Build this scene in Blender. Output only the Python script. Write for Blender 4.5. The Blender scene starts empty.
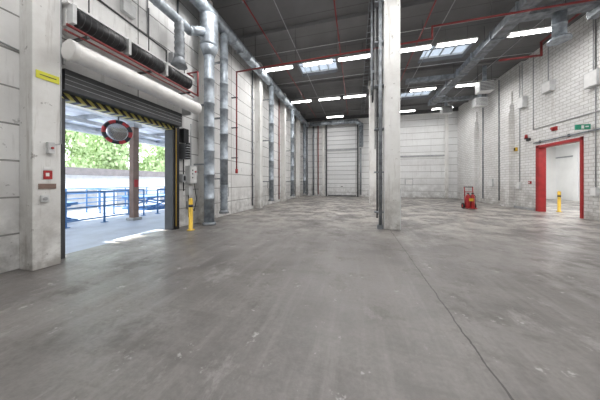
import bpy, bmesh, math, random
from mathutils import Vector, Matrix, Euler
random.seed(4)
scene = bpy.context.scene
COL = scene.collection

# ------------------------------------------------------------------ materials
def nm(name):
    m = bpy.data.materials.new(name); m.use_nodes = True
    nt = m.node_tree
    b = nt.nodes.get('Principled BSDF')
    return m, nt, b
def N(nt, t, **kw):
    n = nt.nodes.new(t)
    for k, v in kw.items(): setattr(n, k, v)
    return n
def math_(nt, op, a, b=None, clamp=False):
    n = nt.nodes.new('ShaderNodeMath'); n.operation = op; n.use_clamp = clamp
    for i, v in enumerate((a, b)):
        if v is None: continue
        if isinstance(v, (int, float)): n.inputs[i].default_value = v
        else: nt.links.new(v, n.inputs[i])
    return n.outputs[0]
def mixc(nt, f, a, b, mode='MIX'):
    n = nt.nodes.new('ShaderNodeMix'); n.data_type = 'RGBA'; n.blend_type = mode
    if isinstance(f, (int, float)): n.inputs[0].default_value = f
    else: nt.links.new(f, n.inputs[0])
    for i, v in ((6, a), (7, b)):
        if isinstance(v, (tuple, list)): n.inputs[i].default_value = (*v[:3], 1)
        else: nt.links.new(v, n.inputs[i])
    return n.outputs[2]
def noise(nt, vec, scale, detail=4, rough=.55, lo=.35, hi=.65):
    n = nt.nodes.new('ShaderNodeTexNoise'); n.inputs['Scale'].default_value = scale
    n.inputs['Detail'].default_value = detail; n.inputs['Roughness'].default_value = rough
    nt.links.new(vec, n.inputs['Vector'])
    r = nt.nodes.new('ShaderNodeMapRange'); r.inputs[1].default_value = lo; r.inputs[2].default_value = hi
    nt.links.new(n.outputs[0], r.inputs[0])
    return r.outputs[0]
def pos(nt):
    g = nt.nodes.new('ShaderNodeNewGeometry'); return g.outputs['Position']
def scaled(nt, vec, s):
    m = nt.nodes.new('ShaderNodeMapping'); m.inputs['Scale'].default_value = s
    nt.links.new(vec, m.inputs['Vector']); return m.outputs[0]

def simple(name, c, rough=.5, metal=0, var=.12, scale=4):
    m, nt, b = nm(name)
    p = pos(nt)
    f = noise(nt, p, scale)
    col = mixc(nt, f, tuple(x*(1-var) for x in c), tuple(min(1, x*(1+var)) for x in c))
    nt.links.new(col, b.inputs['Base Color'])
    b.inputs['Roughness'].default_value = rough; b.inputs['Metallic'].default_value = metal
    return m

def floor_mat():
    m, nt, b = nm('concrete_floor'); p = pos(nt)
    big = noise(nt, p, .45, 6, .65, .38, .62)
    med = noise(nt, p, 2.2, 7, .75, .40, .62)
    fine = noise(nt, p, 22, 4, .7, .35, .65)
    c = mixc(nt, big, (.108, .099, .094), (.215, .202, .193))
    c = mixc(nt, math_(nt, 'MULTIPLY', med, .45), c, (.285, .270, .258))
    c = mixc(nt, math_(nt, 'MULTIPLY', fine, .30), c, (.075, .070, .066))
    dk = noise(nt, p, 1.1, 6, .72, .53, .64)
    c = mixc(nt, math_(nt, 'MULTIPLY', dk, .55), c, (.068, .060, .054))
    st = noise(nt, scaled(nt, p, (3.0, .25, 1)), 1.5, 6, .65, .5, .70)
    c = mixc(nt, math_(nt, 'MULTIPLY', st, .3), c, (.34, .325, .31))
    st2 = noise(nt, scaled(nt, p, (.3, 3.5, 1)), 1.3, 6, .65, .55, .68)
    c = mixc(nt, math_(nt, 'MULTIPLY', st2, .3), c, (.085, .078, .072))
    # worn pale patches
    wp = noise(nt, scaled(nt, p, (1.3, .7, 1)), .8, 7, .78, .57, .64)
    c = mixc(nt, math_(nt, 'MULTIPLY', wp, .38), c, (.40, .385, .37))
    sp = noise(nt, p, 4.5, 4, .7, .64, .70)
    c = mixc(nt, math_(nt, 'MULTIPLY', sp, .65), c, (.48, .47, .45))
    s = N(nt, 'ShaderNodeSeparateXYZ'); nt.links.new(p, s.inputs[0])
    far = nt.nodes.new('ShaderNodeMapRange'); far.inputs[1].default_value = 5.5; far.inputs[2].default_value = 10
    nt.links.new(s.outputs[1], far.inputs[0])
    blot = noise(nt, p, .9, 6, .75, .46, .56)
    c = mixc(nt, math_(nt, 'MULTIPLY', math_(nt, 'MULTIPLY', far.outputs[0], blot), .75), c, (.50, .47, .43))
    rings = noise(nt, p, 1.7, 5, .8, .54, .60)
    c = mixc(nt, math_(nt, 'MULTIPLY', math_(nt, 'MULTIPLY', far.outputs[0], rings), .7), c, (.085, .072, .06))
    wob = math_(nt, 'MULTIPLY', noise(nt, p, 3), .02)
    jx = math_(nt, 'LESS_THAN', math_(nt, 'ABSOLUTE', math_(nt, 'SUBTRACT', math_(nt, 'ADD', s.outputs[0], wob), 1.045)), .0085)
    jy = math_(nt, 'LESS_THAN', math_(nt, 'ABSOLUTE', math_(nt, 'SUBTRACT', s.outputs[1], 7.4)), .008)
    jy = math_(nt, 'MULTIPLY', jy, .35)
    c = mixc(nt, math_(nt, 'MULTIPLY', math_(nt, 'MAXIMUM', jx, jy), .85), c, (.03, .027, .024))
    nt.links.new(c, b.inputs['Base Color'])
    r = nt.nodes.new('ShaderNodeMapRange'); r.inputs[3].default_value = .28; r.inputs[4].default_value = .58
    nt.links.new(med, r.inputs[0]); nt.links.new(r.outputs[0], b.inputs['Roughness'])
    bp = N(nt, 'ShaderNodeBump'); bp.inputs['Strength'].default_value = .12; bp.inputs['Distance'].default_value = .01
    nt.links.new(fine, bp.inputs['Height']); nt.links.new(bp.outputs[0], b.inputs['Normal'])
    return m

def block_mat(name, base, dirt, axis, bw, rh, mort, mcol, bump=.5, stain=.4, offset=0.0):
    m, nt, b = nm(name); p = pos(nt)
    s = N(nt, 'ShaderNodeSeparateXYZ'); nt.links.new(p, s.inputs[0])
    cb = N(nt, 'ShaderNodeCombineXYZ')
    if axis == 'S':
        nt.links.new(math_(nt, 'ADD', s.outputs[0], s.outputs[1]), cb.inputs[0])
    else:
        nt.links.new(s.outputs[{'X': 0, 'Y': 1}[axis]], cb.inputs[0])
    nt.links.new(s.outputs[2], cb.inputs[1])
    br = N(nt, 'ShaderNodeTexBrick'); br.offset = offset
    nt.links.new(cb.outputs[0], br.inputs['Vector'])
    br.inputs['Scale'].default_value = 1; br.inputs['Brick Width'].default_value = bw
    br.inputs['Row Height'].default_value = rh; br.inputs['Mortar Size'].default_value = mort
    br.inputs['Mortar Smooth'].default_value = .2
    br.inputs['Color1'].default_value = (*base, 1)
    br.inputs['Color2'].default_value = (*[x*.91 for x in base], 1)
    br.inputs['Mortar'].default_value = (*mcol, 1)
    big = noise(nt, p, .7, 6, .7, .45, .72)
    c = mixc(nt, math_(nt, 'MULTIPLY', big, stain*.8), br.outputs[0], dirt)
    st = noise(nt, scaled(nt, p, (4, 4, .3)), 1.6, 6, .7, .55, .68)
    c = mixc(nt, math_(nt, 'MULTIPLY', st, stain*1.2), c, dirt)
    chips = noise(nt, p, 6, 5, .75, .64, .67)
    c = mixc(nt, math_(nt, 'MULTIPLY', chips, stain*1.2), c, tuple(x*.55 for x in dirt))
    g = nt.nodes.new('ShaderNodeMapRange'); g.inputs[1].default_value = 1.7; g.inputs[2].default_value = 0
    nt.links.new(s.outputs[2], g.inputs[0])
    gn = noise(nt, p, 2.5, 5, .7, .35, .62)
    c = mixc(nt, math_(nt, 'MULTIPLY', math_(nt, 'MULTIPLY', g.outputs[0], gn), .8), c, tuple(x*.65 for x in dirt))
    nt.links.new(c, b.inputs['Base Color']); b.inputs['Roughness'].default_value = .75
    bp = N(nt, 'ShaderNodeBump'); bp.inputs['Strength'].default_value = bump; bp.inputs['Distance'].default_value = .02
    bp.invert = True
    nt.links.new(br.outputs['Fac'], bp.inputs['Height']); nt.links.new(bp.outputs[0], b.inputs['Normal'])
    return m

def stripe_mat():
    m, nt, b = nm('hazard_stripe'); p = pos(nt)
    s = N(nt, 'ShaderNodeSeparateXYZ'); nt.links.new(p, s.inputs[0])
    t = math_(nt, 'ADD', s.outputs[1], s.outputs[2])
    f = math_(nt, 'GREATER_THAN', math_(nt, 'FRACT', math_(nt, 'MULTIPLY', t, 5.5)), .5)
    c = mixc(nt, f, (.02, .02, .02), (.55, .50, .14))
    nt.links.new(c, b.inputs['Base Color']); b.inputs['Roughness'].default_value = .5
    return m
def emis(name, c, s):
    m, nt, b = nm(name)
    b.inputs['Base Color'].default_value = (*c, 1)
    b.inputs['Emission Color'].default_value = (*c, 1); b.inputs['Emission Strength'].default_value = s
    return m
def opal():
    m, nt, b = nm('opal_glazing')
    nt.nodes.remove(b)
    out = nt.nodes['Material Output']
    tr = N(nt, 'ShaderNodeBsdfTranslucent'); tr.inputs[0].default_value = (.42, .45, .49, 1)
    df = N(nt, 'ShaderNodeBsdfDiffuse'); df.inputs[0].default_value = (.7, .75, .8, 1)
    mx = N(nt, 'ShaderNodeMixShader'); mx.inputs[0].default_value = .3
    nt.links.new(tr.outputs[0], mx.inputs[1]); nt.links.new(df.outputs[0], mx.inputs[2])
    nt.links.new(mx.outputs[0], out.inputs[0])
    return m
def leaf_mat():
    m, nt, b = nm('leaves'); p = pos(nt)
    f = noise(nt, p, 1.5, 3, .6, .3, .7)
    c = mixc(nt, f, (.32, .46, .22), (.62, .74, .46))
    nt.links.new(c, b.inputs['Base Color']); b.inputs['Roughness'].default_value = .6
    return m
def ceiling_mat():
    m, nt, b = nm('ceiling_panels'); p = pos(nt)
    s = N(nt, 'ShaderNodeSeparateXYZ'); nt.links.new(p, s.inputs[0])
    jy = math_(nt, 'LESS_THAN', math_(nt, 'FRACT', math_(nt, 'MULTIPLY', s.outputs[1], 1/1.2)), .025)
    f = noise(nt, p, .5, 5, .6, .3, .7)
    c = mixc(nt, f, (.135, .135, .138), (.20, .20, .203))
    c = mixc(nt, math_(nt, 'MULTIPLY', jy, .6), c, (.06, .06, .06))
    nt.links.new(c, b.inputs['Base Color']); b.inputs['Roughness'].default_value = .85
    return m

M = dict(
 floor=floor_mat(), ceil=ceiling_mat(),
 blk=block_mat('painted_block_wall', (.82, .82, .81), (.42, .41, .39), 'Y', 4.35, .62, .016, (.26, .26, .25), .6, .42),
 blkx=block_mat('painted_block_wall_back', (.84, .85, .85), (.46, .45, .43), 'X', 4.0, .62, .022, (.38, .38, .37), .6, .38),
 brick=block_mat('white_brick_wall', (.88, .88, .87), (.50, .47, .43), 'Y', .36, .15, .016, (.58, .57, .55), .9, .38, .5),
 brickx=block_mat('white_brick_pier', (.88, .88, .87), (.50, .47, .43), 'S', .36, .15, .016, (.58, .57, .55), .9, .38, .5),
 conc=block_mat('painted_concrete', (.84, .84, .82), (.40, .37, .33), 'S', 40, 40, .0, (.5, .5, .5), .1, .5),
 slat=block_mat('door_slats', (.80, .81, .82), (.50, .49, .47), 'X', 30, .45, .028, (.34, .35, .36), .8, .2),
 annex=simple('annex_white', (.86, .86, .85), .6, 0, .04, 1),
 white=simple('white_paint', (.80, .80, .79), .45, 0, .06),
 cream=simple('white_cover', (.82, .81, .79), .5, 0, .08),
 grey=simple('grey_paint', (.36, .37, .38), .5),
 lgrey=simple('light_grey_plastic', (.60, .61, .61), .5),
 dark=simple('dark_steel', (.06, .062, .065), .5),
 black=simple('black_plastic', (.018, .018, .02), .45),
 galv=simple('galvanised_steel', (.34, .38, .42), .5, .5, .3, 5),
 galvd=simple('galvanised_dull', (.25, .27, .29), .6, .4, .3, 5),
 dred=simple('sprinkler_red', (.22, .028, .028), .5),
 bred=simple('signal_red', (.40, .028, .03), .45),
 yellow=simple('yellow_paint', (.70, .45, .04), .45),
 ysign=simple('yellow_sign', (.72, .70, .05), .5, 0, .04),
 blue=simple('blue_paint', (.09, .22, .45), .5),
 green=simple('exit_green', (.03, .33, .20), .5),
 tube=emis('fluorescent_tube', (1, .98, .97), 12),
 stripe=stripe_mat(), opal=opal(), leaf=leaf_mat(),
 bark=simple('bark', (.10, .07, .05), .9), brown=simple('brown_post', (.22, .15, .12), .7),
 dock=simple('dock_concrete', (.40, .45, .54), .55, 0, .12, 1.5),
 asphalt=simple('yard_asphalt', (.40, .40, .41), .9), canopy=simple('canopy_sheet', (.85, .84, .84), .6),
 glass=simple('mirror_face', (.5, .5, .52), .2, 1, .02), roof=simple('roof_sheet', (.22, .20, .20), .7),
)

# ------------------------------------------------------------------ builder
class MB:
    def __init__(s, name):
        s.name = name; s.bm = bmesh.new(); s.mats = []
    def mi(s, k):
        if k not in s.mats: s.mats.append(k)
        return s.mats.index(k)
    def box(s, a, b, k, rot=None):
        a = Vector(a); b = Vector(b); c = (a+b)/2; h = (b-a)/2; i = s.mi(k)
        R = Euler(rot).to_matrix() if rot else Matrix.Identity(3)
        vs = [s.bm.verts.new(c + R @ Vector((x*h.x, y*h.y, z*h.z))) for x in (-1, 1) for y in (-1, 1) for z in (-1, 1)]
        for q in ((0,1,3,2), (4,6,7,5), (0,4,5,1), (2,3,7,6), (0,2,6,4), (1,5,7,3)):
            f = s.bm.faces.new([vs[j] for j in q]); f.material_index = i
        return s
    def lathe(s, p0, p1, prof, k, seg=18, cap=True):
        p0 = Vector(p0); p1 = Vector(p1); d = (p1-p0)
        z = d.normalized(); x = z.orthogonal().normalized(); y = z.cross(x); i = s.mi(k)
        rings = []
        for t, r in prof:
            c = p0 + d*t
            rings.append([s.bm.verts.new(c + (x*math.cos(2*math.pi*j/seg) + y*math.sin(2*math.pi*j/seg))*max(r, 1e-4)) for j in range(seg)])
        for a, b in zip(rings, rings[1:]):
            for j in range(seg):
                f = s.bm.faces.new((a[j], a[(j+1) % seg], b[(j+1) % seg], b[j])); f.material_index = i; f.smooth = True
        if cap:
            f = s.bm.faces.new(list(reversed(rings[0]))); f.material_index = i
            f = s.bm.faces.new(rings[-1]); f.material_index = i
        return s
    def cyl(s, p0, p1, r, k, seg=16, r2=None):
        return s.lathe(p0, p1, [(0, r), (1, r2 if r2 is not None else r)], k, seg)
    def duct(s, p0, p1, r, k, step=.9):
        L = (Vector(p1)-Vector(p0)).length; n = max(1, int(L/step)); prof = [(0, r)]
        for j in range(1, n):
            t = j/n; e = .03/L
            prof += [(t-e, r), (t-e*.8, r*1.07), (t+e*.8, r*1.07), (t+e, r)]
        prof.append((1, r)); return s.lathe(p0, p1, prof, k, 20)
    def flex(s, p0, p1, r, k, pitch=.07):
        L = (Vector(p1)-Vector(p0)).length; n = max(2, int(L/pitch)); prof = []
        for j in range(n+1): prof += [(j/n, r*(1.0 if j % 2 else .88))]
        return s.lathe(p0, p1, prof, k, 18)
    def sph(s, c, r, k, sc=(1, 1, 1)):
        i = s.mi(k)
        res = bmesh.ops.create_uvsphere(s.bm, u_segments=16, v_segments=10, radius=r, matrix=Matrix.Translation(c) @ Matrix.Diagonal((*sc, 1)))
        for v in res['verts']:
            for f in v.link_faces: f.material_index = i; f.smooth = True
        return s
    def pipe(s, pts, r, k, seg=12, fl=None):
        for a, b in zip(pts, pts[1:]):
            if fl: s.duct(a, b, r, k, fl)
            else: s.cyl(a, b, r, k, seg)
        for p in pts[1:-1]: s.sph(p, r*1.08, k)
        return s
    def torus(s, c, axis, R, r, k, seg=32, rs=8, alt=None, parts=None):
        c = Vector(c); z = Vector(axis).normalized(); x = z.orthogonal().normalized(); y = z.cross(x)
        rings = []
        for j in range(seg):
            a = 2*math.pi*j/seg; d = x*math.cos(a)+y*math.sin(a)
            rings.append([s.bm.verts.new(c+d*(R+r*math.cos(2*math.pi*q/rs))+z*r*math.sin(2*math.pi*q/rs)) for q in range(rs)])
        for j in range(seg):
            i = s.mi(alt if (alt and (j*parts//seg) % 2) else k)
            a = rings[j]; b = rings[(j+1) % seg]
            for q in range(rs):
                f = s.bm.faces.new((a[q], b[q], b[(q+1) % rs], a[(q+1) % rs])); f.material_index = i; f.smooth = True
        return s
    def done(s, bevel=0, origin=True, fix=True):
        if fix: bmesh.ops.recalc_face_normals(s.bm, faces=s.bm.faces[:])
        me = bpy.data.meshes.new(s.name)
        if origin and len(s.bm.verts):
            xs = [v.co for v in s.bm.verts]
            o = Vector(((min(v.x for v in xs)+max(v.x for v in xs))/2, (min(v.y for v in xs)+max(v.y for v in xs))/2, min(v.z for v in xs)))
            for v in s.bm.verts: v.co -= o
        else: o = Vector((0, 0, 0))
        s.bm.to_mesh(me); s.bm.free()
        for k in s.mats: me.materials.append(M[k])
        ob = bpy.data.objects.new(s.name, me); ob.location = o; COL.objects.link(ob)
        if bevel:
            bv = ob.modifiers.new('bevel', 'BEVEL'); bv.width = bevel; bv.segments = 2; bv.limit_method = 'ANGLE'
        return ob

def slab(name, axis, c0, c1, u0, u1, v0, v1, holes, k):
    b = MB(name)
    us = sorted({u0, u1, *[h[0] for h in holes], *[h[1] for h in holes]})
    vs = sorted({v0, v1, *[h[2] for h in holes], *[h[3] for h in holes]})
    for a, c in zip(us, us[1:]):
        for d, e in zip(vs, vs[1:]):
            mu, mv = (a+c)/2, (d+e)/2
            if any(h[0] < mu < h[1] and h[2] < mv < h[3] for h in holes): continue
            if axis == 'X': b.box((c0, a, d), (c1, c, e), k)
            elif axis == 'Y': b.box((a, c0, d), (c, c1, e), k)
            else: b.box((a, d, c0), (c, e, c1), k)
    return b.done()

H = 8.3; XL = -5.6; XR = 9.0; YB = 22.5; YF = -4.5
LD = (2.8, 5.45, 0, 3.35)
RD = (11.4, 13.5, 0, 3.25)
sky_holes = [(x-1.1, x+1.1, y-.75, y+.75) for x, y in ((-2.2, 12.55), (4.5, 12.7), (4.5, 18.4))]

# ------------------------------------------------------------------ shell
MB('floor').box((XL-.25, YF-.25, -.3), (XR+.25, YB+.25, 0), 'floor').done()
slab('wall_left', 'X', XL-.25, XL, YF, YB, 0, H, [LD], 'blk')
slab('wall_right', 'X', XR, XR+.25, YF, YB, 0, H, [RD], 'brick')
slab('wall_back', 'Y', YB, YB+.25, XL-.25, XR+.25, 0, H, [], 'blkx')
slab('wall_front', 'Y', YF-.25, YF, XL-.25, XR+.25, 0, H, [], 'blkx')
slab('ceiling', 'Z', H, H+.2, XL-.25, XR+.25, YF-.25, YB+.25, sky_holes, 'ceil')

for n, h in enumerate(sky_holes):
    b = MB('window_%d' % (n+1))
    x0, x1, y0, y1 = h; z0 = H+.2; z1 = H+.30
    b.box((x0-.06, y0-.06, z0), (x0, y1+.06, z1), 'white').box((x1, y0-.06, z0), (x1+.06, y1+.06, z1), 'white')
    b.box((x0, y0-.06, z0), (x1, y0, z1), 'white').box((x0, y1, z0), (x1, y1+.06, z1), 'white')
    b.box((x0-.06, y0-.06, z1), (x1+.06, y1+.06, z1+.02), 'opal')
    for j in (1, 2, 3):
        x = x0+(x1-x0)*j/4; b.box((x-.025, y0, z1-.06), (x+.025, y1, z1), 'grey')
    b.box((x0, (y0+y1)/2-.025, z1-.06), (x1, (y0+y1)/2+.025, z1), 'grey')
    b.done()

for y in (-1.95, 2.47, 6.75, 11.2, 15.5, 19.8):
    w = .18
    MB('pilaster').box((XL, y-w, 0), (-5.25, y+w, H), 'conc').done(.012)
for y in (2.5, 8.3, 15.6, 19.4):
    b = MB('brick_pier').box((8.72, y-.35, 0), (XR, y+.35, 5.6), 'brickx')
    b.box((8.80, y-.3, 5.6), (XR, y+.3, 6.1), 'brickx').box((8.9, y-.25, 6.1), (XR, y+.25, 6.9), 'brickx')
    b.done(.02)
MB('baseboard_right').box((8.93, 13.75, 0), (XR, 15.2, .12), 'grey').done()

for y in (0.3, 4.1, 8.95, 14.3, 17.2, 20.6):
    MB('roof_beam').box((XL, y-.12, H-.14), (XR, y+.12, H), 'ceil').done()

def column(name, x0, x1, y0, y1):
    b = MB(name)
    b.box((x0, y0, 0), (x1, y1, H-.17), 'conc')
    b.box((x0-.06, y0-.06, H-.35), (x1+.06, y1+.06, H), 'conc')
    for X in (x0, x1):
        b.box((X-.012, y0-.012, .0), (X+.012, y0+.03, 1.3), 'lgrey')
    b.done(.02)
column('concrete_column', .87, 1.34, 7.2, 7.62)
column('concrete_column', .87, 1.30, 15.0, 15.42)
column('concrete_column', .87, 1.34, -1.2, -.78)

b = MB('column_conduits')
b.cyl((.76, 7.28, 0.05), (.76, 7.28, H-.2), .055, 'galvd')
b.cyl((.80, 7.42, 0.05), (.80, 7.42, H-.2), .03, 'dark')
b.cyl((.68, 7.48, 0.3), (.68, 7.48, H-.2), .025, 'dark')
b.cyl((.62, 7.50, 2.6), (.62, 7.50, H-.2), .02, 'grey')
for z in (.5, 1.8, 3.2, 4.6, 6.0, 7.3): b.box((.58, 7.24, z), (.87, 7.5, z+.04), 'galvd')
b.box((.66, 7.18, 0), (.84, 7.36, .12), 'galvd')
b.done()
b = MB('cable_ladder')
for y in (7.55, 7.95): b.box((.50, y, 4.6), (.54, y+.03, 7.92), 'galvd')
z = 4.7
while z < 7.85: b.box((.50, 7.55, z), (.53, 7.97, z+.035), 'galvd'); z += .22
for y in (7.62, 7.70, 7.80, 7.88): b.cyl((.56, y, 4.3), (.56, y, 7.92), .022, 'black', 8)
b.box((.54, 7.5, 5.2), (.87, 7.6, 5.25), 'galvd')
b.done()

# ------------------------------------------------------------------ left loading door
b = MB('loading_door')
Y0, Y1, _, Z1 = LD
b.box((XL-.2, Y0, 3.14), (XL+.04, Y1, 3.26), 'stripe')
b.box((XL-.12, Y0, 3.26), (XL-.02, Y1, 3.35), 'lgrey')
b.box((XL, Y0-.05, 3.26), (XL+.26, Y1+.1, 3.66), 'dark')
for z in (3.36, 3.45, 3.54): b.box((XL+.26, Y0-.05, z), (XL+.265, Y1+.1, z+.012), 'grey')
for y0, y1 in ((Y0, Y0+.06), (Y1-.06, Y1)):
    b.box((XL-.25, y0, 0), (XL+.06, y1, 3.14), 'dark')
b.box((XL, Y1, 0), (XL+.10, Y1+.16, 3.26), 'black')
b.box((XL+.10, Y1+.02, .1), (XL+.105, Y1+.04, 3.2), 'yellow')
b.done(.006)

b = MB('roller_shutter_housing')
b.lathe((-5.02, 2.62, 3.89), (-5.02, 5.85, 3.89), [(0, .05), (0, .17), (.004, .19), (.03, .19), (.032, .178), (.968, .178), (.97, .19), (.996, .19), (1, .17), (1, .05)], 'cream', 28)
b.box((-5.3, 2.66, 3.89), (-5.02, 5.80, 4.07), 'cream')
for y in (2.8, 4.1, 5.5): b.box((XL, y-.03, 3.94), (-5.2, y+.03, 4.02), 'grey')
b.box((-5.6, 2.68, 3.70), (-5.25, 2.72, 4.08), 'lgrey').box((-5.6, 5.81, 3.70), (-5.25, 5.85, 4.08), 'lgrey')
b.done(.01)
b = MB('air_curtain')
b.box((XL, 2.7, 4.42), (-5.22, 5.75, 4.80), 'white')
for y in (2.8, 3.80, 4.80):
    b.lathe((-5.16, y, 4.62), (-5.16, y+.85, 4.62), [(0, .05), (0, .13), (.04, .165), (.96, .165), (1, .13), (1, .05)], 'black', 20)
    for q in range(8): b.torus((-5.16, y+.06+q*.103, 4.62), (0, 1, 0), .165, .008, 'dark', 20, 6)
    b.box((-5.3, y-.09, 4.45), (-5.05, y-.03, 4.8), 'lgrey')
b.box((XL, 2.67, 4.80), (-5.1, 5.8, 4.84), 'white')
b.pipe([(-5.0, 2.6, 4.32), (-5.0, 5.85, 4.32), (-5.0, 5.85, 5.1), (-5.4, 5.85, 5.1), (-5.4, 6.1, 5.1)], .026, 'dred')
b.pipe([(-5.06, 2.6, 4.24), (-5.06, 5.75, 4.24)], .018, 'dred')
for y in (2.9, 4.2, 5.5): b.box((XL, y-.02, 4.26), (-4.97, y+.02, 4.30), 'dark')
for y in (3.1, 4.4, 5.6): b.cyl((-5.3, y, 4.82), (-5.3, y, 6.1), .012, 'dark', 8)
b.done()
b = MB('cable_run')
b.pipe([(-5.58, 3.3, 7.6), (-5.58, 3.3, 5.6), (-5.58, 5.2, 5.5), (-5.58, 5.2, 4.9)], .02, 'dark', 8)
b.pipe([(-5.58, 4.6, 7.9), (-5.58, 4.6, 5.53)], .016, 'grey', 8)
b.pipe([(-5.57, 5.62, 4.9), (-5.57, 5.62, 7.8)], .03, 'galvd', 8)
b.box((XL, 3.9, 5.7), (-5.48, 4.2, 6.0), 'lgrey').box((XL, 5.3, 5.2), (-5.45, 5.5, 5.5), 'grey')
b.done()

b = MB('yellow_sign')
b.box((-5.25, 2.33, 3.28), (-5.235, 2.62, 3.41), 'ysign')
b.box((-5.234, 2.37, 3.34), (-5.232, 2.58, 3.355), 'black')
b.done()
b = MB('fire_sign')
b.box((-5.25, 2.42, 1.55), (-5.238, 2.53, 1.70), 'bred')
b.box((-5.237, 2.445, 1.60), (-5.235, 2.49, 1.66), 'white')
b.box((-5.25, 2.42, 1.71), (-5.238, 2.53, 1.77), 'white')
b.box((-5.25, 2.36, 1.38), (-5.238, 2.58, 1.47), 'brown')
b.done()
b = MB('switchbox')
b.box((-5.25, 2.45, 2.0), (-5.18, 2.54, 2.2), 'lgrey').cyl((-5.18, 2.50, 2.1), (-5.16, 2.50, 2.1), .02, 'bred', 12)
b.cyl((-5.24, 2.645, 2.2), (-5.24, 2.645, 5.0), .010, 'grey', 8)
b.cyl((-5.24, 2.645, 2.2), (-5.24, 2.52, 2.15), .010, 'grey', 8)
b.done(.004)
b = MB('socket_outlet')
b.box((-5.25, 2.38, 1.15), (-5.21, 2.48, 1.27), 'lgrey').cyl((-5.21, 2.43, 1.21), (-5.20, 2.43, 1.21), .03, 'grey', 14)
b.done(.004)

b = MB('control_cabinet')
b.box((XL, 5.94, 1.45), (-5.38, 6.26, 2.05), 'lgrey')
b.box((-5.38, 5.96, 1.47), (-5.37, 6.24, 2.03), 'white')
for z in (1.65, 1.78, 1.9): b.cyl((-5.37, 6.03, z), (-5.35, 6.03, z), .022, 'dark', 10)
b.cyl((-5.37, 6.16, 1.85), (-5.34, 6.16, 1.85), .03, 'bred', 12)
b.box((XL, 5.96, 1.05), (-5.45, 6.14, 1.35), 'lgrey')
b.box((XL, 5.98, .62), (-5.48, 6.12, .85), 'grey')
b.pipe([(-5.5, 6.0, 1.05), (-5.5, 6.0, .3)], .015, 'black')
b.pipe([(-5.5, 6.1, 2.05), (-5.5, 6.1, 3.5)], .02, 'grey')
b.pipe([(-5.45, 6.2, 1.45), (-5.42, 6.28, .9), (-5.45, 6.2, .5), (-5.5, 6.05, .7)], .012, 'black', 8)
b.done(.005)
b = MB('drive_motor')
b.box((XL, 5.68, 2.25), (-5.35, 5.88, 2.75), 'dark').box((XL, 5.70, 2.8), (-5.4, 5.9, 3.25), 'black')
for q in range(6): b.torus((-5.32, 5.78, 2.3+q*.08), (0, 0, 1), .07, .012, 'grey', 16, 6)
b.cyl((-5.32, 5.78, 2.25), (-5.32, 5.78, 2.78), .065, 'black')
b.pipe([(-5.5, 5.78, 2.25), (-5.5, 5.78, 1.2)], .02, 'black')
b.box((-5.6, 5.70, 1.5), (-5.45, 5.84, 1.75), 'grey').box((-5.45, 5.73, 1.55), (-5.44, 5.81, 1.7), 'black')
b.done(.005)

def bollard(x, y, h):
    b = MB('safety_bollard')
    b.lathe((x, y, 0), (x, y, h), [(0, .11), (.02, .11), (.021, .06), (.95, .06), (.985, .045), (1, .015)], 'yellow', 20)
    b.cyl((x, y, h*.72), (x, y, h*.80), .062, 'black', 20)
    b.done()
bollard(-4.98, 5.52, 1.0)
bollard(9.85, 13.6, 1.05)
bollard(9.5, 11.2, 1.05)

# ------------------------------------------------------------------ ducts, left
b = MB('ventilation_duct')
b.pipe([(-4.98, 6.38, .1), (-4.98, 6.38, 5.9)], .17, 'galv', fl=.8)
b.lathe((-4.98, 6.38, 5.9), (-4.98, 6.38, 6.2), [(0, .18), (1, .3)], 'galv')
b.flex((-4.98, 6.38, 6.2), (-4.98, 6.38, 7.3), .31, 'galv', .09)
b.cyl((-4.98, 6.38, 0), (-4.98, 6.38, .1), .22, 'galvd')
for z in (2.1, 4.2): b.box((-5.6, 6.34, z), (-5.15, 6.42, z+.05), 'galvd')
b.done()
b = MB('ventilation_duct')
b.flex((-5.02, 7.3, .4), (-5.02, 7.3, 1.4), .15, 'galv', .06)
b.duct((-5.02, 7.3, 1.4), (-5.02, 7.3, 7.3), .15, 'galv', .9)
b.lathe((-5.02, 7.3, .28), (-5.02, 7.3, .4), [(0, .2), (1, .15)], 'galvd')
for z in (1.6, 4.0, 6.2): b.box((-5.6, 7.26, z), (-5.15, 7.34, z+.05), 'galvd')
b.done()
b = MB('main_duct')
b.duct((-5.02, -1.0, 7.5), (-5.02, 21.8, 7.5), .23, 'galv', 1.2)
for y in (1, 4.6, 8.4, 12, 16, 20): b.box((-5.24, y-.02, 7.22), (-4.8, y+.02, 7.25), 'galvd').cyl((-5.22, y, 7.2), (-5.22, y, H), .01, 'dark', 6).cyl((-4.81, y, 7.2), (-4.81, y, H), .01, 'dark', 6)
b.done()
b = MB('branch_duct')
b.pipe([(-5.1, 2.2, 6.3), (-5.1, 5.6, 6.3), (-5.0, 6.1, 6.6)], .13, 'galv', fl=.9)
b.flex((-5.1, 5.2, 5.2), (-5.1, 5.2, 6.3), .14, 'galvd', .08)
b.lathe((-5.1, 5.2, 4.95), (-5.1, 5.2, 5.2), [(0, .22), (1, .14)], 'galvd')
b.done()
for (y, zt, r) in ((12.0, 7.3, .15), (16.4, 7.3, .15), (20.6, 7.3, .15)):
    b = MB('ventilation_duct')
    b.duct((-4.97, y, .5), (-4.97, y, zt), r, 'galv', 1.0)
    b.lathe((-4.97, y, .35), (-4.97, y, .5), [(0, r*1.3), (1, r)], 'galvd')
    for z in (1.5, 4, 6.5): b.box((-5.6, y-.03, z), (-4.97-r*.8, y+.03, z+.05), 'galvd')
    b.done()
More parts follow.
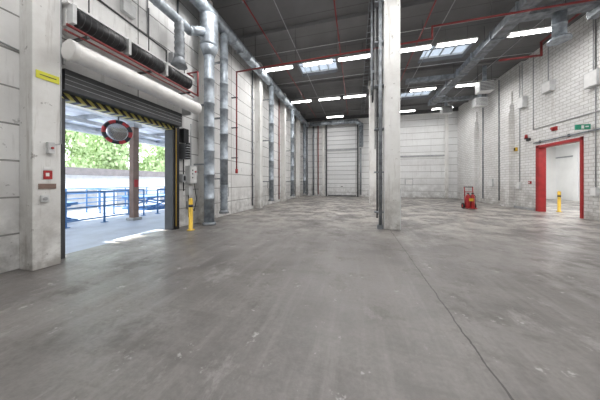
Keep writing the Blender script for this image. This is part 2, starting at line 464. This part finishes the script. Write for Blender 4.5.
for y, z0, z1, r, k in ((7.05, .2, 6.8, .03, 'galvd'), (8.0, 1.4, 7.8, .02, 'lgrey'), (10.7, 0.2, 7.8, .04, 'galvd'), (11.6, 0.2, 7.8, .03, 'dark'), (14.9, .2, 7.8, .04, 'dred'), (15.9, .2, 7.8, .04, 'galvd'), (19.2, .2, 7.8, .04, 'dark')):
    b = MB('vertical_conduit'); b.cyl((-5.55, y, z0), (-5.55, y, z1), r, k, 10)
    zz = z0+.3
    while zz < z1: b.box((XL, y-r*1.4, zz), (-5.53, y+r*1.4, zz+.03), 'galvd'); zz += 1.4
    b.done()
for (y, z, w, h) in ((7.85, 1.0, .3, .35), (8.3, 1.25, .2, .25), (12.8, 1.1, .3, .4)):
    b = MB('junction_box'); b.box((XL, y, z), (-5.5, y+w, z+h), 'lgrey').box((-5.5, y+.02, z+.02), (-5.49, y+w-.02, z+h-.02), 'white')
    b.cyl((-5.55, y+w/2, z-.4), (-5.55, y+w/2, z), .012, 'grey', 8); b.done(.005)
b = MB('power_cable')
b.pipe([(-5.58, 1.2, 3.9), (-5.58, 2.28, 3.75)], .014, 'grey', 8)
b.pipe([(-5.58, 1.2, 5.2), (-5.58, 2.28, 5.2)], .02, 'dark', 8)
b.done()

# ------------------------------------------------------------------ sprinkler pipes
b = MB('sprinkler_pipe')
b.pipe([(-5.35, 8.75, 1.95), (-5.35, 8.75, 6.6), (2.7, 8.75, 6.75), (2.7, 8.75, 7.2), (8.2, 8.75, 7.2), (8.2, 8.75, 7.9)], .034, 'dred')
b.cyl((-5.35, 8.75, 1.9), (-5.35, 8.75, 2.1), .06, 'bred')
for z in (2.6, 4.0, 5.4): b.box((-5.6, 8.72, z), (-5.3, 8.78, z+.04), 'dark')
for x in (-3.8, -.74, 2.7):
    b.pipe([(x, -2, 7.85), (x, 20.5, 7.85)], .03, 'dred')
    y = .6
    while y < 20:
        b.cyl((x, y, 7.74), (x, y, 7.85), .018, 'dred', 8).cyl((x, y, 7.73), (x, y, 7.75), .035, 'galvd', 8)
        b.cyl((x, y+.3, 7.85), (x, y+.3, H), .008, 'dark', 6); y += 3
b.pipe([(8.2, -2, 7.9), (8.2, 12.2, 7.9), (8.2, 12.2, 7.3), (6.6, 12.2, 7.3)], .045, 'dred')
for x in (-4.4, -2.5, -.74, 1.2): b.cyl((x, 8.75, 6.65), (x, 8.75, H), .01, 'dark', 6)
for x in (4.5, 6.5): b.cyl((x, 8.75, 7.2), (x, 8.75, H), .01, 'dark', 6)
b.done()
b = MB('cable_tray')
for x0 in (.45, .75): b.box((x0, -2, 7.95), (x0+.02, 21, 8.03), 'galvd')
y = -2
while y < 21: b.box((.45, y, 7.95), (.77, y+.03, 7.97), 'galvd'); y += .4
for x in (.52, .58, .66): b.cyl((x, -2, 8.0), (x, 21, 8.0), .02, 'black', 8)
y = -1
while y < 21: b.cyl((.46, y, 7.97), (.46, y, H), .008, 'dark', 6).cyl((.76, y, 7.97), (.76, y, H), .008, 'dark', 6); y += 2.5
b.done()
b = MB('overhead_conduit')
for y in (6.4, 10.2, 13.5, 16.3): b.cyl((-5.4, y, 8.10), (8.8, y, 8.10), .014, 'lgrey', 8)
for x in (-2.9, 3.5, 7.4): b.cyl((x, -2, 8.14), (x, 21, 8.14), .018, 'grey', 8)
b.done()

# ------------------------------------------------------------------ right ceiling duct run
b = MB('rectangular_duct')
b.box((5.4, -2, 7.4), (5.85, 18.5, 7.70), 'galvd')
y = -1.5
while y < 18.5: b.box((5.36, y, 7.36), (5.89, y+.05, 7.74), 'galv'); y += 1.5
y = -1
while y < 18.5: b.cyl((5.42, y, 7.7), (5.42, y, H), .01, 'dark', 6).cyl((5.83, y, 7.7), (5.83, y, H), .01, 'dark', 6); y += 3
b.box((5.85, 9.3, 7.42), (7.9, 9.7, 7.68), 'galvd').box((7.85, 9.2, 7.2), (8.1, 9.8, 7.72), 'galvd')
b.duct((6.9, 9.52, 6.6), (6.9, 9.52, 7.42), .18, 'galv', .4)
b.lathe((6.9, 9.52, 6.45), (6.9, 9.52, 6.6), [(0, .3), (.5, .28), (1, .18)], 'galv')
b.box((2.9, 13.9, 7.42), (5.4, 14.15, 7.68), 'galvd')
b.box((5.85, 17.7, 7.42), (8.9, 18.0, 7.68), 'galvd')
b.done()
for x, y, z in ((7.2, 14.6, 6.7), (8.1, 17.0, 6.6), (6.9, 19.2, 6.9), (2.6, 20.0, 6.6)):
    b = MB('unit_heater')
    b.box((x-.35, y-.25, z), (x+.35, y+.25, z+.55), 'lgrey')
    for q in range(6): b.box((x-.32, y-.28, z+.05+q*.08), (x+.32, y-.24, z+.08+q*.08), 'dark', (.4, 0, 0))
    b.lathe((x, y+.25, z+.3), (x, y+.38, z+.3), [(0, .2), (.6, .22), (1, .18)], 'dark')
    b.duct((x, y, z+.55), (x, y, H), .10, 'galv', .4)
    for sx in (-.33, .33): b.cyl((x+sx, y, z+.55), (x+sx, y, H), .012, 'dark', 6)
    b.done(.01)
b = MB('crossing_duct')
b.pipe([(-4.6, 21.6, 7.5), (-.0, 21.6, 7.5), (.5, 21.9, 7.2), (.5, 21.9, 5.0)], .2, 'galv', fl=1.0)
b.done()
b = MB('downpipes')
b.pipe([(.45, 22.2, 4.9), (.45, 22.2, .2)], .09, 'galvd')
b.pipe([(2.3, 22.2, 7.9), (2.3, 22.2, .2)], .07, 'galvd')
b.pipe([(3.0, 22.2, 7.9), (3.0, 22.2, .2)], .12, 'galv', fl=1.0)
for x in (-5.1, -4.4): b.cyl((x, 22.3, .1), (x, 22.3, 7.9), .09, 'galvd')
b.cyl((-3.9, 22.35, .2), (-3.9, 22.35, 7.9), .05, 'dred')
b.done()

# ------------------------------------------------------------------ back wall door (tall sectional)
b = MB('door_1')
x0, x1, zt = -2.95, .1, 7.75
b.box((x0, YB-.10, 0), (x1, YB-.02, zt), 'slat')
for a, c in ((x0-.14, x0), (x1, x1+.14)): b.box((a, YB-.18, 0), (c, YB, zt+.12), 'dark')
b.box((x0-.14, YB-.18, zt), (x1+.14, YB, zt+.14), 'dark')
b.box((x0, YB-.16, 4.75), (x1, YB-.02, 4.95), 'grey')
b.box((x0+.1, YB-.12, .04), (x1-.1, YB-.1, .14), 'dark')
b.box(((x0+x1)/2-.1, YB-.14, 1.0), ((x0+x1)/2+.1, YB-.1, 1.06), 'dark')
b.done(.008)
for n, x in enumerate((-3.35, 3.75, 8.1)): MB('trim_%d' % (n+1)).box((x-.12, YB-.18, 0), (x+.12, YB, H-.3), 'conc').done()
MB('trim_4').box((XL, YB-.2, H-.3), (XR, YB, H), 'dark').done()
MB('trim_5').box((3.9, YB-.05, 3.9), (7.95, YB, 4.05), 'grey').done()
b = MB('notice_board'); b.box((4.6, YB-.04, 1.2), (5.3, YB, 1.8), 'grey').box((4.65, YB-.045, 1.25), (5.25, YB-.04, 1.75), 'white').done()

# ------------------------------------------------------------------ right door (red frame) + next room
b = MB('door_2')
y0, y1, _, z1 = RD
fx0, fx1 = XR-.06, XR+.25
b.box((fx0, y0-.06, 0), (fx1, y0+.03, z1+.12), 'bred').box((fx0, y1-.03, 0), (fx1, y1+.16, z1+.12), 'bred')
b.box((fx0, y0-.06, z1-.03), (fx1, y1+.16, z1+.10), 'bred')
b.box((fx0-.02, y0-2.2, z1+.24), (fx0+.02, y1+.3, z1+.30), 'galvd')
for y in (9.4, 10.6, 11.9, 13.4): b.box((fx0, y, z1+.22), (XR, y+.06, z1+.34), 'dark')
b.done(.008)
MB('floor_annex').box((XR+.25, 6.0, -.3), (17, 24, 0), 'floor').done()
MB('wall_annex_right').box((17, 6, 0), (17.2, 24, 4.6), 'annex').done()
MB('wall_annex_back').box((XR+.25, 23.8, 0), (17, 24, 4.6), 'annex').done()
MB('wall_annex_front').box((XR+.25, 6, 0), (17, 6.2, 4.6), 'annex').done()
MB('ceiling_annex').box((XR+.25, 6, 4.6), (17.2, 24, 4.7), 'white').done()
# further opening + pilasters on the annex far wall
b = MB('annex_partition')
b.box((16.8, 17.5, 0), (17.0, 17.9, 4.6), 'annex').box((16.8, 21.6, 0), (17.0, 22.0, 4.6), 'annex')
b.box((16.9, 18.4, 0), (16.98, 21.2, 3.0), 'lgrey').box((16.86, 18.25, 0), (16.98, 18.4, 3.1), 'grey').box((16.86, 21.2, 0), (16.98, 21.35, 3.1), 'grey').box((16.86, 18.25, 3.0), (16.98, 21.35, 3.12), 'grey')
b.box((16.92, 6.3, 3.55), (17.0, 23.7, 3.65), 'grey').box((16.9, 6.3, 0), (17.0, 18.2, .2), 'grey')
b.done()

b = MB('exit_sign')
b.box((8.45, 10.95, 3.58), (8.90, 11.0, 3.78), 'green').box((8.90, 10.95, 3.66), (XR, 11.0, 3.74), 'white')
b.box((8.62, 10.945, 3.61), (8.70, 10.952, 3.74), 'white').box((8.74, 10.945, 3.66), (8.84, 10.952, 3.71), 'white')
b.done()
b = MB('fire_alarm_sounder')
b.box((8.92, 12.5, 3.9), (XR, 12.72, 4.08), 'bred').cyl((8.92, 12.61, 4.0), (8.84, 12.61, 4.0), .08, 'bred', 16, .06)
b.done()
b = MB('warning_beacon')
b.box((8.92, 14.05, 3.7), (XR, 14.25, 3.85), 'dark').cyl((8.86, 14.15, 3.85), (8.86, 14.15, 4.05), .07, 'bred', 16, .055).box((8.80, 14.1, 3.8), (8.95, 14.2, 3.85), 'dark')
b.done()
b = MB('call_point')
b.box((8.94, 14.0, 1.4), (XR, 14.15, 1.55), 'bred').box((8.935, 14.04, 1.44), (8.94, 14.11, 1.51), 'white')
b.done()
b = MB('surface_conduit')
b.pipe([(8.97, 8.8, 4.2), (8.97, 13.85, 4.25), (8.97, 13.85, 8.1)], .018, 'grey', 8)
b.pipe([(8.97, 10.86, 8.1), (8.97, 10.86, 1.3)], .018, 'grey', 8)
b.pipe([(8.97, 14.8, 8.1), (8.97, 14.8, 1.5)], .018, 'grey', 8)
b.pipe([(8.97, 16.6, 8.1), (8.97, 16.6, .3)], .03, 'galvd', 8)
b.pipe([(8.97, 18.4, 8.1), (8.97, 18.4, .3)], .04, 'galvd', 8)
b.done()
for (y, z, w, h, k) in ((14.7, 1.1, .25, .4, 'lgrey'), (10.76, .95, .22, .35, 'lgrey'), (17.2, 1.2, .4, .5, 'lgrey'), (15.0, 3.3, .15, .2, 'yellow'), (10.6, 5.2, .5, .6, 'lgrey'), (12.6, 5.8, .5, .5, 'lgrey'), (14.3, 5.6, .4, .6, 'lgrey')):
    b = MB('junction_box'); b.box((8.9 if z < 5 else 8.8, y, z), (XR, y+w, z+h), k)
    if z < 5: b.box((8.89, y+.02, z+.02), (8.9, y+w-.02, z+h-.02), 'white' if k != 'yellow' else 'black')
    else: b.box((8.79, y+.03, z+.03), (8.8, y+w-.03, z+h-.03), 'white').cyl((8.9, y+w/2, z+h), (8.9, y+w/2, 8.1), .02, 'grey', 8)
    b.done(.005)
b = MB('wall_floodlight')
b.box((8.75, 9.9, 4.6), (8.95, 10.3, 4.85), 'black').box((8.9, 10.05, 4.5), (XR, 10.15, 4.7), 'dark').box((8.74, 9.93, 4.63), (8.752, 10.27, 4.82), 'grey')
b.done()

# ------------------------------------------------------------------ red trolley
b = MB('fire_extinguisher_trolley')
x, y = 6.1, 13.8
for sx in (-.2, .2):
    b.pipe([(x+sx, y, .08), (x+sx, y+.06, .7), (x+sx, y+.12, 1.22)], .025, 'bred')
    b.lathe((x+sx*1.35-.03, y+.1, .16), (x+sx*1.35+.03, y+.1, .16), [(0, .1), (0, .16), (1, .16), (1, .1)], 'black', 24)
    b.cyl((x+sx*1.35-.035, y+.1, .16), (x+sx*1.35+.035, y+.1, .16), .08, 'bred', 16)
b.cyl((x-.28, y+.1, .16), (x+.28, y+.1, .16), .015, 'dark')
b.cyl((x-.22, y+.12, 1.22), (x+.22, y+.12, 1.22), .025, 'black')
b.cyl((x-.2, y+.09, .95), (x+.2, y+.09, .95), .018, 'bred')
b.cyl((x-.2, y+.05, .6), (x+.2, y+.05, .6), .015, 'bred')
b.box((x-.24, y-.28, .05), (x+.24, y+.06, .08), 'bred')
for sx in (-.11, .11):
    b.lathe((x+sx, y-.08, .08), (x+sx, y-.08, .85), [(0, .08), (.04, .10), (.82, .10), (.93, .06), (.95, .03), (1, .03)], 'bred', 20)
    b.box((x+sx-.05, y-.10, .85), (x+sx+.06, y-.06, .90), 'black')
    b.pipe([(x+sx, y-.09, .86), (x+sx+.1, y-.17, .72), (x+sx+.09, y-.2, .3)], .013, 'black', 8)
b.box((x-.1, y-.2, .45), (x+.1, y-.185, .6), 'yellow')
b.pipe([(x-.3, y-.1, .1), (x-.38, y-.2, .04), (x-.2, y-.3, .03)], .015, 'black', 8)
b.done()

# ------------------------------------------------------------------ fluorescent lamps
def lamp(x, y, z=7.58, L=1.55, P=44):
    b = MB('fluorescent_lamp')
    b.box((x-L/2, y-.07, z+.05), (x+L/2, y+.07, z+.12), 'white')
    b.box((x-L/2, y-.13, z+.04), (x+L/2, y+.13, z+.055), 'white')
    for sy in (-.06, .06): b.cyl((x-L/2+.03, y+sy, z+.005), (x+L/2-.03, y+sy, z+.005), .03, 'tube', 10)
    for sx in (-L/2+.01, L/2-.03): b.box((x+sx, y-.1, z-.01), (x+sx+.02, y+.1, z+.05), 'white')
    for sx in (-.42, .42): b.cyl((x+sx, y, z+.12), (x+sx, y, H), .006, 'dark', 6)
    ob = b.done()
    ld = bpy.data.lights.new('tube_light', 'AREA'); ld.shape = 'RECTANGLE'; ld.size = L-.1; ld.size_y = .18
    ld.energy = P; ld.color = (1, .985, .975)
    lo = bpy.data.objects.new('tube_light', ld); COL.objects.link(lo)
    lo.parent = ob; lo.location = Vector((x, y, z-.03)) - ob.location
for y, P in ((1.0, 42), (5.85, 46), (10.75, 48), (15.6, 46)):
    for x in (-4.0, -1.9, -.1, 2.5, 4.25, 6.9):
        if y == 15.6 and x == 2.5: continue
        lamp(x, y, P=P)
for x in (-1.9, 4.1, 6.9): lamp(x, 20.0, P=40)
for (x, y) in ((11, 9.5), (11, 13), (11, 17), (14.5, 15), (14.5, 20)):
    b = MB('annex_lamp'); b.box((x-.8, y-.1, 4.5), (x+.8, y+.1, 4.6), 'white').box((x-.75, y-.07, 4.48), (x+.75, y+.07, 4.5), 'tube'); ob = b.done()
    ld = bpy.data.lights.new('tube_light', 'AREA'); ld.shape = 'RECTANGLE'; ld.size = 1.5; ld.size_y = .15; ld.energy = 105
    lo = bpy.data.objects.new('tube_light', ld); COL.objects.link(lo); lo.parent = ob; lo.location = Vector((x, y, 4.46))-ob.location

# ------------------------------------------------------------------ outside (left)
MB('dock_platform').box((-14.2, -8, -1.2), (XL-.25, 26, 0), 'dock').done()
MB('yard_ground').box((-90, -60, -1.5), (-14.2, 90, -1.2), 'asphalt').done()
b = MB('dock_canopy')
zc = 4.1
for (a, c) in ((-12.2, -8.55), (-8.0, XL-.25)): b.box((a, -4, zc), (c, 20, zc+.05), 'canopy')  # open slot added between sheets to throw sun patches on the dock
y = -4
while y < 20:
    b.box((-8.55, y, zc), (-8.0, y+.9, zc+.05), 'canopy'); y += 2.4
y = -3.8
while y < 20: b.box((-12.2, y, zc-.16), (XL-.25, y+.08, zc), 'grey'); y += 1.6
for x in (-12.1, -10.3, -6.6): b.box((x, -4, zc-.30), (x+.12, 20, zc-.16), 'lgrey')
b.box((-12.3, -4, zc-.3), (-12.2, 20, zc+.25), 'lgrey')
b.box((-8.62, -4, 3.8), (-8.38, 20, 3.94), 'lgrey')
b.done()
for y in (1.2, 6.45, 11.7):
    b = MB('canopy_post')
    b.box((-8.62, y-.11, 0), (-8.40, y+.11, 3.8), 'brown').box((-8.7, y-.18, 0), (-8.32, y+.18, .1), 'grey')
    b.box((-8.7, y-.15, 3.65), (-8.3, y+.15, 3.8), 'grey')
    b.box((-8.40, y-.08, 1.3), (-8.38, y+.08, 1.6), 'bred')
    b.done(.01)
def railing(X, ya, yb, step, mids):
    b = MB('dock_railing'); y = ya
    while y < yb+.01:
        b.cyl((X, y, 0), (X, y, 1.15), .035, 'blue', 10).box((X-.08, y-.08, 0), (X+.08, y+.08, .02), 'blue'); y += step
    for z in mids: b.cyl((X, ya, z), (X, yb, z), .028, 'blue', 10)
    b.done()
railing(-9.1, -3.0, 6.9, 1.1, (.2, .62, 1.15))
railing(-9.1, 8.0, 13.5, 1.1, (.2, .62, 1.15))
railing(-13.9, -4, 24, 1.4, (.15, .4, .65, .9, 1.15))
b = MB('dock_railing')
for x in (-12.8, -11.9, -11.0, -10.1, -9.2): b.cyl((x, 7.4, 0), (x, 7.4, 1.15), .03, 'blue', 10).box((x-.07, 7.33, 0), (x+.07, 7.47, .02), 'blue')
for z in (.35, .75, 1.15): b.cyl((-12.8, 7.4, z), (-9.2, 7.4, z), .025, 'blue', 10)
b.done()
for (x, y) in ((-11.4, 4.6), (-11.6, 10.0)):
    b = MB('lift_table')
    b.box((x-.9, y-1.2, .62), (x+.9, y+1.2, .72), 'blue').box((x-.9, y-1.2, 0), (x+.9, y+1.2, .08), 'blue')
    for sx in (-.75, .75):
        b.cyl((x+sx, y-1.05, .1), (x+sx, y+1.05, .6), .04, 'blue', 8).cyl((x+sx, y+1.05, .1), (x+sx, y-1.05, .6), .04, 'blue', 8)
        b.cyl((x+sx-.05, y, .35), (x+sx+.05, y, .35), .06, 'grey', 12)
    b.done(.01)
b = MB('yard_building')
b.box((-26, -25, -1.2), (-19, 44, 2.0), 'white')
b.box((-26.5, -25.5, 2.0), (-18.4, 44.5, 2.5), 'roof')
for y in range(-23, 42, 4): b.box((-19, y, -.9), (-18.94, y+2.6, .9), 'grey')
b.done()
b = MB('convex_mirror')
c = Vector((-7.5, 5.15, 3.12)); ax = (Vector((0, 0, 1.5))-c).normalized()
b.lathe(c, c+ax*.06, [(0, .05), (0, .33), (.3, .33), (.6, .22), (1, .02)], 'glass', 32)
b.torus(c+ax*.01, ax, .34, .05, 'bred', 36, 8, 'black', 12)
b.cyl(c-ax*.03, c-ax*.02, .34, 'dark', 24)
b.pipe([tuple(c-ax*.03), (c.x-.1, c.y+.1, c.z+.2), (c.x-.1, c.y+.1, 4.1)], .02, 'dark')
b.done()
def tree(x, y, h, s):
    b = MB('tree'); z0 = -1.2
    b.cyl((x, y, z0), (x+.1, y, z0+h*.6), .16*s, 'bark', 10, .08*s)
    cl = []
    for i in range(20):
        a = random.uniform(0, 6.28); r = random.uniform(.2, 1.7)*s; z = z0+h*random.uniform(.28, .95)
        cl.append(Vector((x+r*math.cos(a), y+r*math.sin(a), z)))
        b.cyl((x+.05, y, z0+h*random.uniform(.3, .55)), cl[-1], .04*s, 'bark', 6, .015)
    li = b.mi('leaf')
    for c in cl:
        R = random.uniform(.7, 1.15)*s
        for j in range(150):
            d = Vector((random.gauss(0, 1), random.gauss(0, 1), random.gauss(0, .8))).normalized()*R*random.uniform(.4, 1.05)
            p = c+d; q = Euler((random.uniform(0, 6), random.uniform(0, 6), random.uniform(0, 6))).to_matrix(); w = .15*s
            vs = [b.bm.verts.new(p+q @ Vector(v)*w) for v in ((-1, 0, 0), (0, -.6, 0), (1, 0, 0), (0, .6, 0))]
            f = b.bm.faces.new(vs); f.material_index = li
    b.done(fix=False)
for (x, y, h, s) in ((-31, -8, 10, 1.6), (-31, -2, 9.5, 1.6), (-31, 4, 10, 1.7), (-32, 9.5, 11, 1.8), (-31, 15, 9.5, 1.6), (-32, 21, 11, 1.8), (-31, 27, 10, 1.7), (-32, 34, 11, 1.8), (-39, 1, 12, 2), (-40, 12, 13, 2.1), (-39, 24, 13, 2.1), (-40, 38, 13, 2.2)):
    tree(x, y, h, s)

# ------------------------------------------------------------------ sun + sky
w = bpy.data.worlds.new('sky'); scene.world = w; w.use_nodes = True
bg = w.node_tree.nodes['Background']; bg.inputs[0].default_value = (.88, .94, 1, 1); bg.inputs[1].default_value = 3.4
sd = bpy.data.lights.new('sun', 'SUN'); sd.energy = 11; sd.angle = math.radians(.6); sd.color = (1, .96, .9)
so = bpy.data.objects.new('sun', sd); COL.objects.link(so)
so.rotation_euler = Vector((math.cos(math.radians(60)), -.05, -math.sin(math.radians(60)))).to_track_quat('-Z', 'Y').to_euler()
so.location = (-20, 5, 20)

# ------------------------------------------------------------------ camera
cd = bpy.data.cameras.new('camera'); cam = bpy.data.objects.new('camera', cd); COL.objects.link(cam)
cd.sensor_width = 36; cd.lens = 212/600*36; cd.shift_y = -18/600; cd.clip_start = .05; cd.clip_end = 300
cam.location = (0, 0, 1.5); cam.rotation_euler = (math.radians(90), 0, math.atan(56/212))
scene.camera = cam
scene.view_settings.view_transform = 'Standard'
scene.view_settings.exposure = .22
